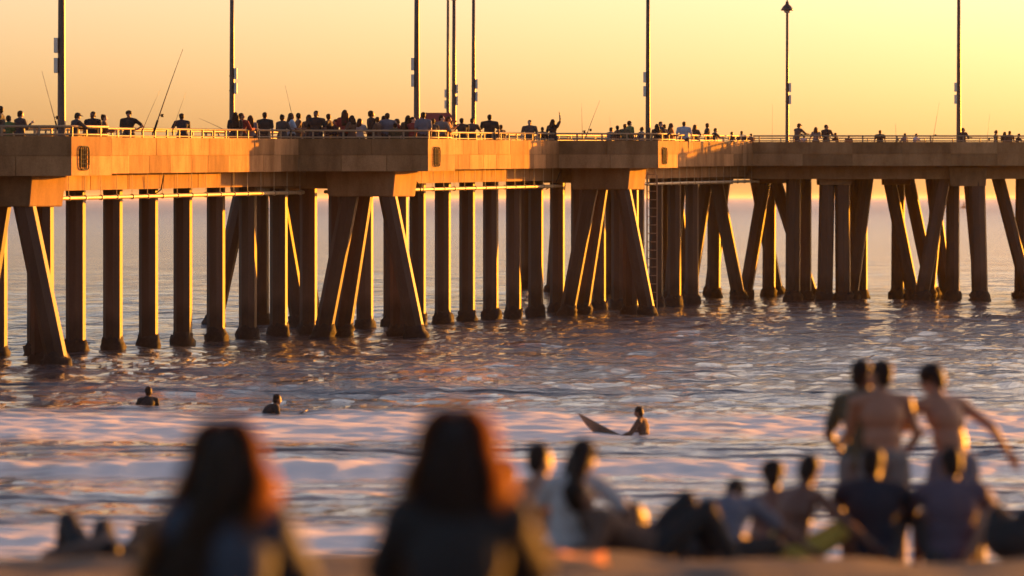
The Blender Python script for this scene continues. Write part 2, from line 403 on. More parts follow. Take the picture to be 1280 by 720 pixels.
railing(near[1:]); railing(arc, 1.6); railing(far[::-1], 1.9)

# longitudinal girders below the walkway, segment by segment
ROW = 2.0 * K                    # inset of the pile row
TP0 = (165.2 * K - F2.y) / u.y; PITCH = 3.4 * K / u.y; NP = 27
def girder(inset, t0, t1, z0=-FH - .50, z1=-FH + .06, w=.3, name='girder', pitch=PITCH):
    t = t0
    while t < t1:
        tt = min(t + pitch, t1); c = []
        a, b = on_edge(t + .025, inset - w / 2), on_edge(tt - .025, inset - w / 2); a2, b2 = on_edge(t + .025, inset + w / 2), on_edge(tt - .025, inset + w / 2)
        for z in (z0, z1): c += [V3(a, ptop(a.y) + z), V3(b, ptop(b.y) + z), V3(b2, ptop(b2.y) + z), V3(a2, ptop(a2.y) + z)]
        MB().hexa(c).build(name, M['beam'], pier); t = tt
girder(.75, TP0 - PITCH * 4.5, tj + 4); girder(W - .6, TP0 - PITCH * 4.5, tj + 4, pitch=PITCH * 3)

def oct_leg(p_top, p_bot, r, name='pile', growth=True, taper=1.0):
    # octagonal leg, faces squared to the pier
    vs = []
    for p, rr in ((p_bot, r * taper), (p_top, r)):
        R8 = rr / math.cos(math.pi / 8)
        for j in range(8):
            w = math.pi / 8 + j * math.pi / 4 - BETA
            vs.append(Vector((p.x + R8 * math.cos(w), p.y + R8 * math.sin(w), p.z)) - OFF)
    fs = [(j, (j + 1) % 8, 8 + (j + 1) % 8, 8 + j) for j in range(8)] + [tuple(range(8))[::-1], tuple(range(8, 16))]
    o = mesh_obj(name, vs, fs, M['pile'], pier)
    if growth:
        d = (p_top - p_bot).normalized(); mb = MB(); g = random.Random(int(p_bot.x * 991 + p_bot.y * 37)); n = 18
        zs = [-.9, -.25, 0, .13, .26, .36, .44]; rs = [1.20, 1.26, 1.30, 1.32, 1.26, 1.12, .98]
        zb = p_bot.z; top = []
        for z, s in zip(zs, rs):
            c = p_bot + d * ((z - zb) / d.z) - OFF
            for j in range(n):
                w = 2 * math.pi * j / n; q = r * s * 1.06 * (1 + g.uniform(-.16, .16)); top.append((c.x + q * math.cos(w), c.y + q * math.sin(w), c.z + g.uniform(-.09, .09)))
        k = len(zs); fs = [(i * n + j, i * n + (j + 1) % n, (i + 1) * n + (j + 1) % n, (i + 1) * n + j) for i in range(k - 1) for j in range(n)] + [tuple((k - 1) * n + j for j in range(n))]
        mesh_obj('mussel_growth', top, fs, M['growth'], o, True)
    return o
WB = -1.2                        # below the surface
for k in range(-4, NP):
    t = TP0 + PITCH * k; p = on_edge(t, ROW)
    if (p - CC).length < CR - 1.5: break
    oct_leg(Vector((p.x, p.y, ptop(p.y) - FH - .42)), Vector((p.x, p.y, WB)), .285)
    # cross beam on top of each pile, under both girders
    if k % 1 == 0:
        a, b = on_edge(t - .24, .905), on_edge(t + .24, .905); c_, d_ = on_edge(t + .24, W - .35), on_edge(t - .24, W - .35); c = []
        for z in (-FH - .44, -FH + .05): c += [V3(q, ptop(q.y) + z) for q in (a, b, c_, d_)]
        MB().hexa(c).build('cross_beam', M['beam'], pier)

# bays: block cap carried by raking legs
def bay_support(corner, side=1):
    base = corner - u * .1 - n2 * (side * 1.15)        # about the outer front edge of the cap
    zt = ptop(corner.y) - FH; cw, cl, ch = 2.55, 2.5, .86
    def q(a, b): return base + n2 * (side * -a) + u * b
    c = []
    for z, sh in ((zt - ch, .10), (zt + .03, 0)):
        c += [V3(q(-0 + sh, sh * .4), z), V3(q(-0 + sh, cl - sh * .4), z), V3(q(cw - sh, cl - sh * .4), z), V3(q(cw - sh, sh * .4), z)]
    if side < 0: pass
    o = MB().hexa(c).build('pile_cap', M['beam'], pier)
    bm = bmesh.new(); bm.from_mesh(o.data); bmesh.ops.recalc_face_normals(bm, faces=bm.faces); bmesh.ops.bevel(bm, geom=bm.edges[:], offset=.03, segments=1, affect='EDGES'); bm.to_mesh(o.data); bm.free()
    zt -= ch - .04
    H = zt - WB
    for (a0_, b0_, a1_, b1_) in ((.42, .45, -.95, .3), (cw - .75, .45, cw + .45, .3), (cw - .7, cl - .45, cw + .35, cl - .3), (.55, cl - .45, .55, cl - .4)):
        p, r_ = q(a0_, b0_), q(a1_, b1_)
        oct_leg(Vector((p.x, p.y, zt)), Vector((r_.x, r_.y, WB)), .30)
    # cross girder back to the walkway
    for bb in (.5, cl - .5):
        e0, e1 = q(cw - .1, bb), q(PB + 1.2, bb); m = u * .2; c = []
        for z in (-FH - .6, -FH + .05): c += [V3(x, ptop(x.y) + z) for x in (e0 - m, e1 - m, e1 + m, e0 + m)]
        MB().hexa(c).build('cross_beam', M['beam'], pier)
for c in CORN: bay_support(c, 1)
for tf in (-43.0, -12.0, 19.0):
    bay_support(on_edge(tf - 6.0 + FA, W + PB), -1)

# round end: ring girders, caps and a thicket of straight and raking legs
def ring(rad, w, z0, z1, k=40):
    mb = MB(); vs = []; fs = []
    for i in range(k):
        a = 2 * math.pi * i / k
        for rr, z in ((rad - w, z0), (rad + w, z0), (rad + w, z1), (rad - w, z1)):
            p = CC + Vector((math.cos(a), math.sin(a))) * rr; vs.append(V3(p, ptop(p.y) + z))
    for i in range(k):
        for j in range(4): fs.append((i * 4 + j, i * 4 + (j + 1) % 4, ((i + 1) % k) * 4 + (j + 1) % 4, ((i + 1) % k) * 4 + j))
    o = mesh_obj('ring_girder', vs, fs, M['beam'], pier)
    bm = bmesh.new(); bm.from_mesh(o.data); bmesh.ops.recalc_face_normals(bm, faces=bm.faces); bm.to_mesh(o.data); bm.free()
ring(CR - 1.6, .25, -FH - .62, -FH + .05); ring(CR - 9, .25, -FH - .5, -FH + .05)
for i in range(10):
    a = math.pi * i / 10 + .1; e = Vector((math.cos(a), math.sin(a))); m = Vector((-e.y, e.x)) * .22; c = []
    for z in (-FH - .48, -FH + .045): c += [V3(x, ptop(x.y) + z) for x in (CC - e * (CR - 1.7) - m, CC + e * (CR - 1.7) - m, CC + e * (CR - 1.7) + m, CC - e * (CR - 1.7) + m)]
    MB().hexa(c).build('cross_beam', M['beam'], pier)
def leg_px(xt, xb, d, r=.30):
    d *= K; p = P(xt, 247, d); q = P(xb, 247, d)
    p.z = ptop(d) - FH - .5; s = (p.z - WB) / p.z
    q = Vector((p.x + (q.x - p.x) * s, d, WB)); oct_leg(p, q, r)
for a in ((884, 861, 266), (893, 892, 270), (894, 924, 263), (906, 888, 276), (957, 931, 266), (962, 961, 272), (967, 1016, 269), (944, 972, 278), (992, 991, 261, .33), (1005, 1005, 263, .33),
          (1034, 1031, 260.5, .34), (1053, 1054, 260.5, .34), (1076, 1076, 266), (1084, 1064, 264), (1064, 1064, 275), (1111, 1142, 265), (1123, 1122, 270), (1134, 1166, 272), (1180, 1151, 261, .32), (1174, 1160, 268),
          (1164, 1183, 274), (1191, 1191, 263), (1221, 1225, 260.5, .36), (1212, 1226, 268), (1247, 1287, 264), (1278, 1276, 266), (1322, 1300, 264), (1345, 1372, 266), (1390, 1391, 270), (1430, 1410, 274),
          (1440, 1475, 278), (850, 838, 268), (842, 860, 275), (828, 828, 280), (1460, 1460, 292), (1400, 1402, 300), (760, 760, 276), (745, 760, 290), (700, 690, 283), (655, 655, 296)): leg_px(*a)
def cap_px(x0, x1, y0, y1, d):
    d *= K; a = P(x0, y0, d); b = P(x1, y1, d); s = .06
    c = []
    for z, t in ((b.z, s), (a.z + .06, 0)): c += [Vector((a.x + t, d + t, z)) - OFF, Vector((b.x - t, d + t, z)) - OFF, Vector((b.x - t, d + 2.2 - t, z)) - OFF, Vector((a.x + t, d + 2.2 - t, z)) - OFF]
    o = MB().hexa(c).build('pile_cap', M['beam'], pier)
cap_px(1023, 1066, 209, 231, 260); cap_px(1187, 1234, 210.5, 232.5, 260); cap_px(1345, 1392, 212, 233, 264); cap_px(872, 918, 210, 230, 262); cap_px(948, 985, 210, 229, 264); cap_px(1105, 1140, 210, 231, 264)

# hung pipe along the near side, with hangers
def pipe_run(t0, t1):
    inset = .25; pts = [on_edge(t0 + (t1 - t0) * k / 12, inset) for k in range(13)]
    o = MB().tube([V3(p, ptop(p.y) - FH - .72) for p in pts], .062, 10).build('water_pipe', M['pipe'], pier, True)
    t = t0 + .4
    while t < t1:
        p = on_edge(t, inset); z = ptop(p.y) - FH - .72
        h = MB(); h.tube([V3(p - u * .03, z), V3(p + u * .03, z)], .088, 10)
        h.tube([V3(p, z + .06), V3(p, z + .78)], .012, 5); h.build('pipe_hanger', M['pipe'], o); t += PITCH * .42
for k, c in enumerate(CORN):
    t = (c - F2).dot(u); nxt = (CORN[k + 1] - FLV - F2).dot(u) + 1.2 if k < 2 else tj + 2
    pipe_run(t + 1.2, nxt)
pipe_run(-88, (CORN[0] - F2).dot(u) - 2.5)

# grilles near each bay corner
for c in CORN:
    p = c + u * .85; z = ptop(p.y) - .62; s = .26
    g = MB().hexa([V3(p + u * a + n2 * b, z + cc) for cc in (-s, s) for a, b in ((-s, .008), (s, .008), (s, .02), (-s, .02))]).build('scupper_shade_plate', M['iron'], pier)  # flat dark plate, its colour stands in for the shaded opening behind the cage
    fr = MB()
    ring_pts = []
    for j in range(24):
        w = 2 * math.pi * j / 24; cx = math.copysign(abs(math.cos(w)) ** .45, math.cos(w)) * (s + .07); cz = math.copysign(abs(math.sin(w)) ** .45, math.sin(w)) * (s + .07)
        ring_pts.append(V3(p + u * cx + n2 * .05, z + cz))
    fr.tube(ring_pts + [ring_pts[0]], .022, 6, False); fr.build('cage_ring', M['iron'], g)
    for k in range(4):
        o_ = -s + .1 + k * .13
        MB().tube([V3(p + u * (-s - .06) + n2 * .055, z + o_), V3(p + u * (s + .06) + n2 * .055, z + o_)], .014, 5).build('cage_bar', M['iron'], g)
        MB().tube([V3(p + u * o_ + n2 * .065, z - s - .06), V3(p + u * o_ + n2 * .065, z + s + .06)], .014, 5).build('cage_bar', M['iron'], g)
# ladder by the third bay
lp = P(815, 300, 238 * K); lad = empty('ladder'); lad.parent = pier
zt, zb = ptop(lp.y) - FH - .3, -.6
for s in (-.22, .22): MB().tube([V3(lp.xy + n2 * s, zb), V3(lp.xy + n2 * s, zt)], .035, 6).build('ladder_rail', M['rail'], lad)
for k in range(20): MB().tube([V3(lp.xy - n2 * .22, zb + .3 + k * .36), V3(lp.xy + n2 * .22, zb + .3 + k * .36)], .02, 5).build('rung', M['rail'], lad)
# drooping hoses below the walkway
for (x0, y0, x1, y1, d) in ((205, 219, 188, 247, 176), (648, 229, 638, 238, 224), (700, 215, 682, 237, 224), (515, 217, 527, 245, 195)):
    a, b = P(x0, y0, d * K), P(x1, y1, d * K); mid = (a + b) / 2 + Vector((.12, 0, -.1))
    MB().tube([a - OFF, mid - OFF, b - OFF], .022, 5).build('hose', M['iron'], pier, True)

# ------------------------------------------------------------------ lamp posts
def lamp_post(px, d, h, label, plates=1, width=.19, grp='lamp posts along the pier'):
    d *= K; p = P(px, 0, d); z0 = ptop(d) - FLOOR
    o = empty('lamp_post', (p.x, d, z0)); tag(o, label, 'lamp post', grp)
    MB().lathe([(width * .95, 0), (width * .95, .12), (width * .62, .2), (width * .52, .9), (width * .42, h * .6), (width * .34, h)], 12).build('pole', M['post'], o, True)
    for k, (z, hh) in enumerate(((2.55, .42), (3.12, .42))):
        s = plates
        MB().box(s * width * .45, s * (width * .45 + .10), -.2, .2, z, z + hh).build('sign_plate', M['plate'], o)
        MB().box(-width * .55, s * width * .5, -.03, .03, z + .1, z + .13).build('bracket', M['iron'], o)
    a = MB(); a.lathe([(.0, 0), (.30, .0), (.29, .06), (.20, .2), (.09, .30), (.07, .42), (.03, .45), (.025, .56)], 16, (0, 0, h - .02)); a.build('lamp_shade', M['post'], o, True)
    MB().lathe([(.05, -.12), (.14, -.08), (.16, 0)], 12, (0, 0, h - .03)).build('lamp_globe', M['lamp_glass'], o, True)
    return o
lamp_post(77, 158.2, 8.2, 'thick dark lamp post on the bay nearest the beach', -1, .23)
lamp_post(290, 216, 7.8, 'lamp post on the far side behind the crowd of the middle bay', 1, .21)
lamp_post(521, 192.5, 8.0, 'lamp post on the crowded middle bay beside its corner', -1, .21)
lamp_post(560, 292, 8.6, 'slim lamp post at the back of the round end, beside the kiosk', -1, .19)
lamp_post(567.5, 270, 7.75, 'lamp post with its shade in view, nearest the slim one by the kiosk', 1, .23)
lamp_post(592, 250, 8.0, 'plain lamp post behind the man in a broad dark shirt', 1, .2)
lamp_post(810, 227, 8.0, 'lamp post standing on the third bay from the beach', -1, .2)
lamp_post(984, 264, 7.0, 'lamp post with bell shade on the round end near the pier neck', 1, .17)
lamp_post(1198.5, 262.5, 8.4, 'tall lamp post with two boxes on the outer rim of the round end', -1, .22)

# kiosk roof above the crowd
kp = P(546, 0, 262 * K); kz = ptop(kp.y) - FLOOR
kio = empty('kiosk', (kp.x, kp.y, kz)); tag(kio, 'small kiosk with red gable roof behind the crowd on the pier', 'kiosk')
MB().box(-.75, .75, -.6, .6, 0, 1.75).build('kiosk_wall', CM['tan'], kio)
MB().add([(-.95, -.8, 1.7), (.95, -.8, 1.7), (.95, .8, 1.7), (-.95, .8, 1.7), (-.6, -.1, 2.12), (.6, -.1, 2.12), (.6, .1, 2.12), (-.6, .1, 2.12)], [(3, 2, 1, 0), (4, 5, 6, 7), (0, 1, 5, 4), (1, 2, 6, 5), (2, 3, 7, 6), (3, 0, 4, 7)]).build('kiosk_roof', CM['red'], kio)
MB().box(-.45, .45, -.63, -.6, .9, 1.5).build('hatch', CM['brown'], kio)


# ------------------------------------------------------------------ people: tapered limbs fused into one surface by a voxel remesh
def _sphere(nu=14, nv=9):
    v = []; f = []
    for i in range(nv + 1):
        a = math.pi * i / nv
        for j in range(nu):
            b = 2 * math.pi * j / nu; v.append((math.sin(a) * math.cos(b), math.sin(a) * math.sin(b), -math.cos(a)))
    for i in range(nv):
        for j in range(nu):
            q = (i * nu + j, i * nu + (j + 1) % nu, (i + 1) * nu + (j + 1) % nu, (i + 1) * nu + j); f.append(q)
    return np.array(v), f
SPH = _sphere()
class Prims:
    def __init__(s): s.v = []; s.f = []; s.n = 0
    def _add(s, v, f):
        s.v.append(v); s.f += [tuple(i + s.n for i in q) for q in f]; s.n += len(v)
    def ell(s, c, r, ax=None):
        A = np.array([np.array(a) for a in ax]) if ax is not None else np.eye(3)
        s._add(np.array(c) + (SPH[0] * np.array(r)) @ A, SPH[1])
    def cap(s, p, q, r0, r1, inf=0):
        p, q = np.array(p, float), np.array(q, float); d = q - p; L = np.linalg.norm(d)
        if L < 1e-5: return
        d = d / L; a = np.cross(d, [0, 0, 1] if abs(d[2]) < .9 else [1, 0, 0]); a /= np.linalg.norm(a); b = np.cross(d, a)
        v = SPH[0]; t = np.where(v[:, 2] > 0, 1.0, 0.0)[:, None]; rr = (r0 + (r1 - r0) * t + inf)
        s._add(p + d * L * t + (v[:, :1] * a + v[:, 1:2] * b + v[:, 2:] * d) * rr, SPH[1])
    def mesh(s, name, voxel, mat, smooth=3, wrinkle=0):
        m = bpy.data.meshes.new(name); m.from_pydata(np.concatenate(s.v).tolist(), [], s.f); m.update()
        o = bpy.data.objects.new(name, m); COL.objects.link(o)
        r = o.modifiers.new('r', 'REMESH'); r.mode = 'VOXEL'; r.voxel_size = voxel
        if smooth: sm = o.modifiers.new('s', 'SMOOTH'); sm.iterations = smooth; sm.factor = .5
        dg = bpy.context.evaluated_depsgraph_get(); me = bpy.data.meshes.new_from_object(o.evaluated_get(dg))
        bpy.data.objects.remove(o); bpy.data.meshes.remove(m); me.name = name
        k = len(me.vertices); co = np.empty(k * 3, np.float32); me.vertices.foreach_get('co', co); co = co.reshape(-1, 3)
        if wrinkle:
            no = np.empty(k * 3, np.float32); me.vertices.foreach_get('normal', no); no = no.reshape(-1, 3); g = np.random.default_rng(len(co)); w = np.zeros(k)
            for _ in range(9):
                d = g.normal(size=3) * (22 + 30 * g.random()) * np.array([1, 1, .7]); w += np.sin(co @ d + g.random() * 6.28)
            co = co + no * (w[:, None] / 9 * wrinkle); me.vertices.foreach_set('co', co.astype(np.float32).ravel())
        me.polygons.foreach_set('use_smooth', np.ones(len(me.polygons), bool)); me.materials.clear(); me.materials.append(mat); me.update(); return me

def nv(*a): v = np.array(a, float); return v / np.linalg.norm(v)
def frame(face, up): f = np.array(face, float); h = nv(*up); f = f - h * f.dot(h); f = nv(*f); return np.cross(f, h), f, h     # right, forward, up

class Fig:
    """Joints of one posed figure, metres, facing +Y, ground at z = 0."""
    def __init__(s, pelvis=(0, 0, .95), spine=(0, 0, 1), chest=None, yaw=0, face=(0, 1, 0), head=(0, .05, 1), arms=None, legs=None, wide=1.0, female=False):
        s.pel = np.array(pelvis, float); s.wide = wide; s.fem = female; s.face = face
        s.sp = nv(*spine); s.cd = nv(*(chest or spine)); rt = np.array([math.cos(yaw), math.sin(yaw), 0.]); s.rt = rt
        hr = np.array([math.cos(yaw * .4), math.sin(yaw * .4), 0.])
        s.chest = s.pel + s.sp * .29; s.neck = s.chest + s.cd * .215; s.hd = nv(*head); s.head = s.neck + s.hd * .142
        sw = (.165 if female else .19) * wide
        s.sh = [s.chest + s.cd * .15 + rt * sw * k for k in (-1, 1)]
        s.hip = [s.pel + hr * .088 * wide * k - s.sp * .03 for k in (-1, 1)]
        arms = arms or [((-.12, 0, -1), (-.02, .15, -1)), ((.12, 0, -1), (.02, .15, -1))]
        s.el = [s.sh[i] + nv(*arms[i][0]) * .29 for i in (0, 1)]; s.wr = [s.el[i] + nv(*arms[i][1]) * .25 for i in (0, 1)]
        s.hdv = [nv(*(arms[i][2] if len(arms[i]) > 2 else arms[i][1])) for i in (0, 1)]
        legs = legs or [((-.04, 0, -1), (0, 0, -1)), ((.04, 0, -1), (0, 0, -1))]
        s.kn = [s.hip[i] + nv(*legs[i][0]) * .43 for i in (0, 1)]; s.an = [s.kn[i] + nv(*legs[i][1]) * .41 for i in (0, 1)]
        s.ft = [nv(*(legs[i][2] if len(legs[i]) > 2 else (0, 1, -.12))) for i in (0, 1)]
    def torso(s, p, inf=0, low=True):
        w = s.wide; f = np.cross(s.cd, s.rt); f = nv(*f); ax = (s.rt, f, s.cd); ax0 = (s.rt, nv(*np.cross(s.sp, s.rt)), s.sp)
        if low: p.ell(s.pel + s.sp * .02, ((.165 if s.fem else .158) * w + inf, .118 + inf, .13 + inf), ax0)
        p.ell((s.pel + s.chest) / 2 + s.sp * .02, ((.13 if s.fem else .148) * w + inf, .10 + inf, .17 + inf), ax0)
        p.ell(s.chest + s.cd * .05, ((.148 if s.fem else .172) * w + inf, .115 + inf, .17 + inf), ax)
        p.cap(s.sh[0], s.sh[1], .058, .058, inf); p.cap(s.chest + s.cd * .12, s.neck, .085, .06, inf * .6)
        for i in (0, 1): p.cap(s.neck - s.cd * .02, s.sh[i], .055, .06, inf)
    def arm(s, p, i, inf=0, fr=1.0, fore=True, frf=1.0):
        q = s.sh[i] + (s.el[i] - s.sh[i]) * fr; p.cap(s.sh[i], q, .054, .054 - .014 * fr, inf)
        if fore: p.cap(s.el[i], s.el[i] + (s.wr[i] - s.el[i]) * frf, .041, .041 - .014 * frf, inf)
    def hand(s, p, i, fat=1.0):
        d = s.hdv[i]; side = nv(*np.cross(d, [0, .3, 1])) if abs(d[2]) < .9 else np.array([0, 1., 0]); nrm = np.cross(d, side)
        w = s.wr[i]; p.ell(w + d * .045, (.042, .018, .055), (side, nrm, d))
        for k, (o, L) in enumerate(((-.030, .058), (-.010, .072), (.010, .076), (.030, .066))):
            b = w + d * .085 + side * o; m = b + nv(*(d + nrm * .12)) * L * .55; p.cap(b - d * .02, m, .0095 * fat, .009 * fat); p.cap(m, m + nv(*(d + nrm * .55)) * L * .5, .009 * fat, .0078 * fat)
        b = w + d * .03 + side * .034; m = b + nv(*(d * .6 + side * .8)) * .045; p.cap(b - side * .012, m, .013 * fat, .011 * fat); p.cap(m, m + nv(*(d + side * .25)) * .03, .0108 * fat, .009 * fat)
    def leg(s, p, i, inf=0, fr=1.0, shin=True, frs=1.0):
        q = s.hip[i] + (s.kn[i] - s.hip[i]) * fr; w = .5 + .5 * s.wide; p.cap(s.hip[i], q, .088 * w, (.088 - .032 * fr) * w, inf)
        if shin:
            q = s.kn[i] + (s.an[i] - s.kn[i]) * frs; p.cap(s.kn[i], q, .056, .056 - .020 * frs, inf)
            if frs > .5: c = s.kn[i] + (s.an[i] - s.kn[i]) * .3; p.ell(c, (.054 + inf,) * 3)
    def foot(s, p, i):
        a = s.an[i]; d = s.ft[i]; p.cap(a + np.array([0, 0, -.03]) - d * .03, a + d * .10 + np.array([0, 0, -.03]), .036, .032); p.cap(a + d * .10 + np.array([0, 0, -.03]), a + d * .17 + np.array([0, 0, -.035]), .034, .024)
    def headp(s, p, inf=0):
        r, f, h = frame(s.face, s.hd); c = s.head; s.hf = (r, f, h); ax = (r, f, h)
        p.cap(s.neck - s.cd * .03, c - h * .05, .060, .056)
        p.ell(c + h * .025 - f * .01, (.075, .092, .092), ax); p.ell(c - h * .035 + f * .025, (.06, .068, .075), ax); p.ell(c - h * .078 + f * .058, (.032, .026, .028), ax)
        p.cap(c + f * .082 + h * .012, c + f * .104 - h * .022, .010, .015); p.cap(c + f * .078 + r * .026 + h * .022, c + f * .078 - r * .026 + h * .022, .012, .012)
        p.ell(c + f * .084 - h * .052, (.022, .010, .009), ax)
        for k in (-1, 1): p.ell(c + r * .077 * k - h * .005 - f * .008, (.008, .017, .026), ax)
    def hair(s, p, style):
        r, f, h = s.hf; c = s.head; ax = (r, f, h)
        if style.startswith('core'):                        # under-layer that real strands cover
            p.ell(c + h * .034 - f * .02, (.083, .094, .094), ax); b = c - f * .05 - h * .02; L = .34 if style == 'core_long' else .16
            for k in (-.06, -.02, .02, .06): p.cap(b + r * k, b + r * k * 1.25 - f * .03 + np.array([-.05 * (L > .2), 0, -L]), .04, .03)
            return
        p.ell(c + h * .036 - f * .022, (.084, .094, .096), ax); p.ell(c - f * .045 - h * .02, (.074, .062, .085), ax)
        if style in ('long', 'shoulder'):
            L = .36 if style == 'long' else .17
            b = c - f * .055 - h * .04
            for k in (-.055, -.02, .02, .055): p.cap(b + r * k, b + r * k * 1.5 - f * .05 + np.array([0, 0, -L]), .052, .036)
            for k in (-1, 1): p.cap(c + r * .072 * k + h * .02, c + r * .09 * k - h * .17 - f * .03, .03, .034)
        if style == 'bun': p.ell(c + h * .10 - f * .07, (.042, .042, .04), ax)
        if style == 'full': p.ell(c + h * .045 - f * .01, (.10, .105, .095), ax)
    def hat(s, p):
        r, f, h = s.hf; c = s.head; p.ell(c + h * .05 - f * .008, (.086, .100, .082), (r, f, h)); p.ell(c + h * .052 + f * .105, (.07, .075, .010), (r, f, h))

def make_person(F_, label, loc, rz=0, scale=1.0, voxel=.012, skin='skin_a', top=None, top_mat='black', bottom='shorts', bot_mat='grey', hair='short', hair_m='hair_dark', hat=None, shoes=False, group=None, name='person', extra_hair=None, fat=1.15):
    root = empty(name, loc, rz); root.scale = (scale,) * 3; tag(root, label, 'person', group)
    b = Prims(); F_.torso(b); F_.headp(b)
    for i in (0, 1): F_.arm(b, i); F_.hand(b, i, fat); F_.leg(b, i); F_.foot(b, i)
    link(bpy.data.objects.new('body', b.mesh('body', voxel, M[skin], 3)), root)
    if hair != 'bald':
        h = Prims(); F_.hair(h, hair); link(bpy.data.objects.new('hair', h.mesh('hair', voxel, M[hair_m], 2, .004)), root)
    if hat: h = Prims(); F_.hat(h); link(bpy.data.objects.new('cap', h.mesh('cap', min(voxel, .012), CM[hat], 2)), root)
    wr = .010 if voxel < .02 else .006
    if top:
        c = Prims(); F_.torso(c, .014, True)
        if top == 'jacket': c2 = .024
        for i in (0, 1):
            if top == 'tee': F_.arm(c, i, .018, .7, False)
            elif top in ('long', 'jacket'): F_.arm(c, i, .016 if top == 'long' else .024, 1, True, .92)
        if top == 'jacket': F_.torso(c, .026, True); c.cap(F_.neck - F_.rt * .05, F_.neck + F_.rt * .05, .05, .05, .02)
        link(bpy.data.objects.new('jacket' if top == 'jacket' else 'shirt', c.mesh('shirt', voxel, CM[top_mat], 3, wr)), root)
    if bottom:
        c = Prims(); ax0 = (F_.rt, nv(*np.cross(F_.sp, F_.rt)), F_.sp); c.ell(F_.pel + F_.sp * .0, (.172 * F_.wide, .130, .115), ax0)
        for i in (0, 1): F_.leg(c, i, .020, 1.0 if bottom != 'brief' else .35, bottom == 'trousers', .94) if bottom != 'shorts' else F_.leg(c, i, .026, .9, False)
        link(bpy.data.objects.new('trousers' if bottom == 'trousers' else 'shorts', c.mesh('shorts', voxel, CM[bot_mat], 3, wr)), root)
    return root

def copy_person(src, loc, rz, scale, label, mats, group, wx=1.16):
    r = src.copy(); COL.objects.link(r); r.location = loc; r.rotation_euler = (0, 0, rz); r.scale = (scale * wx, scale * wx, scale); tag(r, label, 'person', group)
    for ch in src.children:
        c = ch.copy(); COL.objects.link(c); c.parent = r
        key = ch.name.split('.')[0]
        if key in mats: c.material_slots[0].link = 'OBJECT'; c.material_slots[0].material = mats[key]
    return r

# --- people along the pier: a set of poses, then copies
ST = [((-.05, 0, -1), (0, 0, -1)), ((.05, 0, -1), (0, 0, -1))]
def dn(a): return [((-.14 - a, .05, -1), (-.02, .2, -1)), ((.14 + a, .02, -1), (.02, .25, -1))]
LEAN = [((-.25, .75, -.75), (.25, .9, -.05)), ((.25, .75, -.75), (-.25, .9, -.05))]
AKIM = [((-.85, -.2, -.75), (.65, .3, -.45)), ((.15, 0, -1), (0, .2, -1))]
PHON = [((-.15, .25, -1), (.2, .8, .75)), ((.18, .3, -1), (-.25, .75, .8))]
RAIS = [((-.35, .2, -.9), (.1, .7, -.3)), ((.35, .25, .9), (-.12, .1, 1))]
HOLD = [((-.3, .3, -.9), (.35, .8, -.1)), ((.3, .3, -.9), (-.35, .8, .1))]
POSES = {}
def pv(key, **k):
    fk = {a: k.pop(a) for a in ('spine', 'chest', 'face', 'head', 'arms', 'wide', 'female', 'yaw') if a in k}
    POSES[key] = (fk, k)
pv('stand', arms=dn(0), hair='short', top='tee', bottom='trousers')
pv('broad', arms=dn(.12), wide=1.2, hair='short', top='tee', bottom='trousers')
pv('lean', arms=LEAN, spine=(0, .16, 1), chest=(0, .32, 1), head=(0, .25, 1), hair='short', top='tee', bottom='trousers')
pv('leancap', arms=LEAN, spine=(0, .14, 1), chest=(0, .28, 1), head=(0, .3, 1), hair='short', hat='charcoal', top='long', bottom='trousers')
pv('akimbo', arms=AKIM, hair='full', top='tee', bottom='trousers')
pv('phone', arms=PHON, head=(0, .18, 1), face=(0, 1, -.2), hair='short', top='long', bottom='trousers')
pv('raised', arms=RAIS, female=True, hair='shoulder', top='tee', bottom='trousers')
pv('woman', arms=dn(.02), female=True, hair='long', top='tee', bottom='trousers')
pv('woman_hold', arms=HOLD, female=True, hair='shoulder', top='tee', bottom='trousers', face=(.6, 1, 0))
pv('bun', arms=HOLD, female=True, hair='bun', top='long', bottom='trousers')
pv('turned', arms=HOLD, face=(.8, .6, 0), hair='short', top='long', bottom='trousers', yaw=.3)
BASE = {}
AREAS = [(60, 'on the bay nearest the beach'), (150, 'by the first lit grille'), (285, 'among the long fishing rods'), (375, 'before the crowded middle bay'),
         (470, 'in the middle bay crowd'), (530, 'by the middle bay lamp post'), (640, 'beside the thin lamp posts'), (700, 'just before the third bay'), (815, 'on the third bay'),
         (905, 'at the third bay corner'), (960, 'at the round end neck'), (1090, 'by the bell-shaded lamp post'), (1190, 'on the open round end'), (1400, 'by the tall boxed lamp post')]
PH = {'stand': 'standing', 'broad': 'with broad shoulders', 'lean': 'leaning on the rail', 'leancap': 'leaning, wearing a cap', 'akimbo': 'with hand on hip', 'phone': 'with both hands raised', 'raised': 'holding one arm up',
      'woman': 'with long hair', 'woman_hold': 'with shoulder-length hair', 'bun': 'with a hair bun', 'turned': 'turned sideways'}
def edge_depth(px):
    best = None; q = near[1:] + arc[1:]
    for a, b in zip(q[:-1], q[1:]):
        k = (px - 640) / F; den = (b.x - a.x) - k * (b.y - a.y)
        if abs(den) < 1e-9: continue
        t = (k * a.y - a.x) / den
        if -1e-6 <= t <= 1 + 1e-6:
            d = a.y + t * (b.y - a.y)
            if best is None or d < best: best = d
    return best or 140
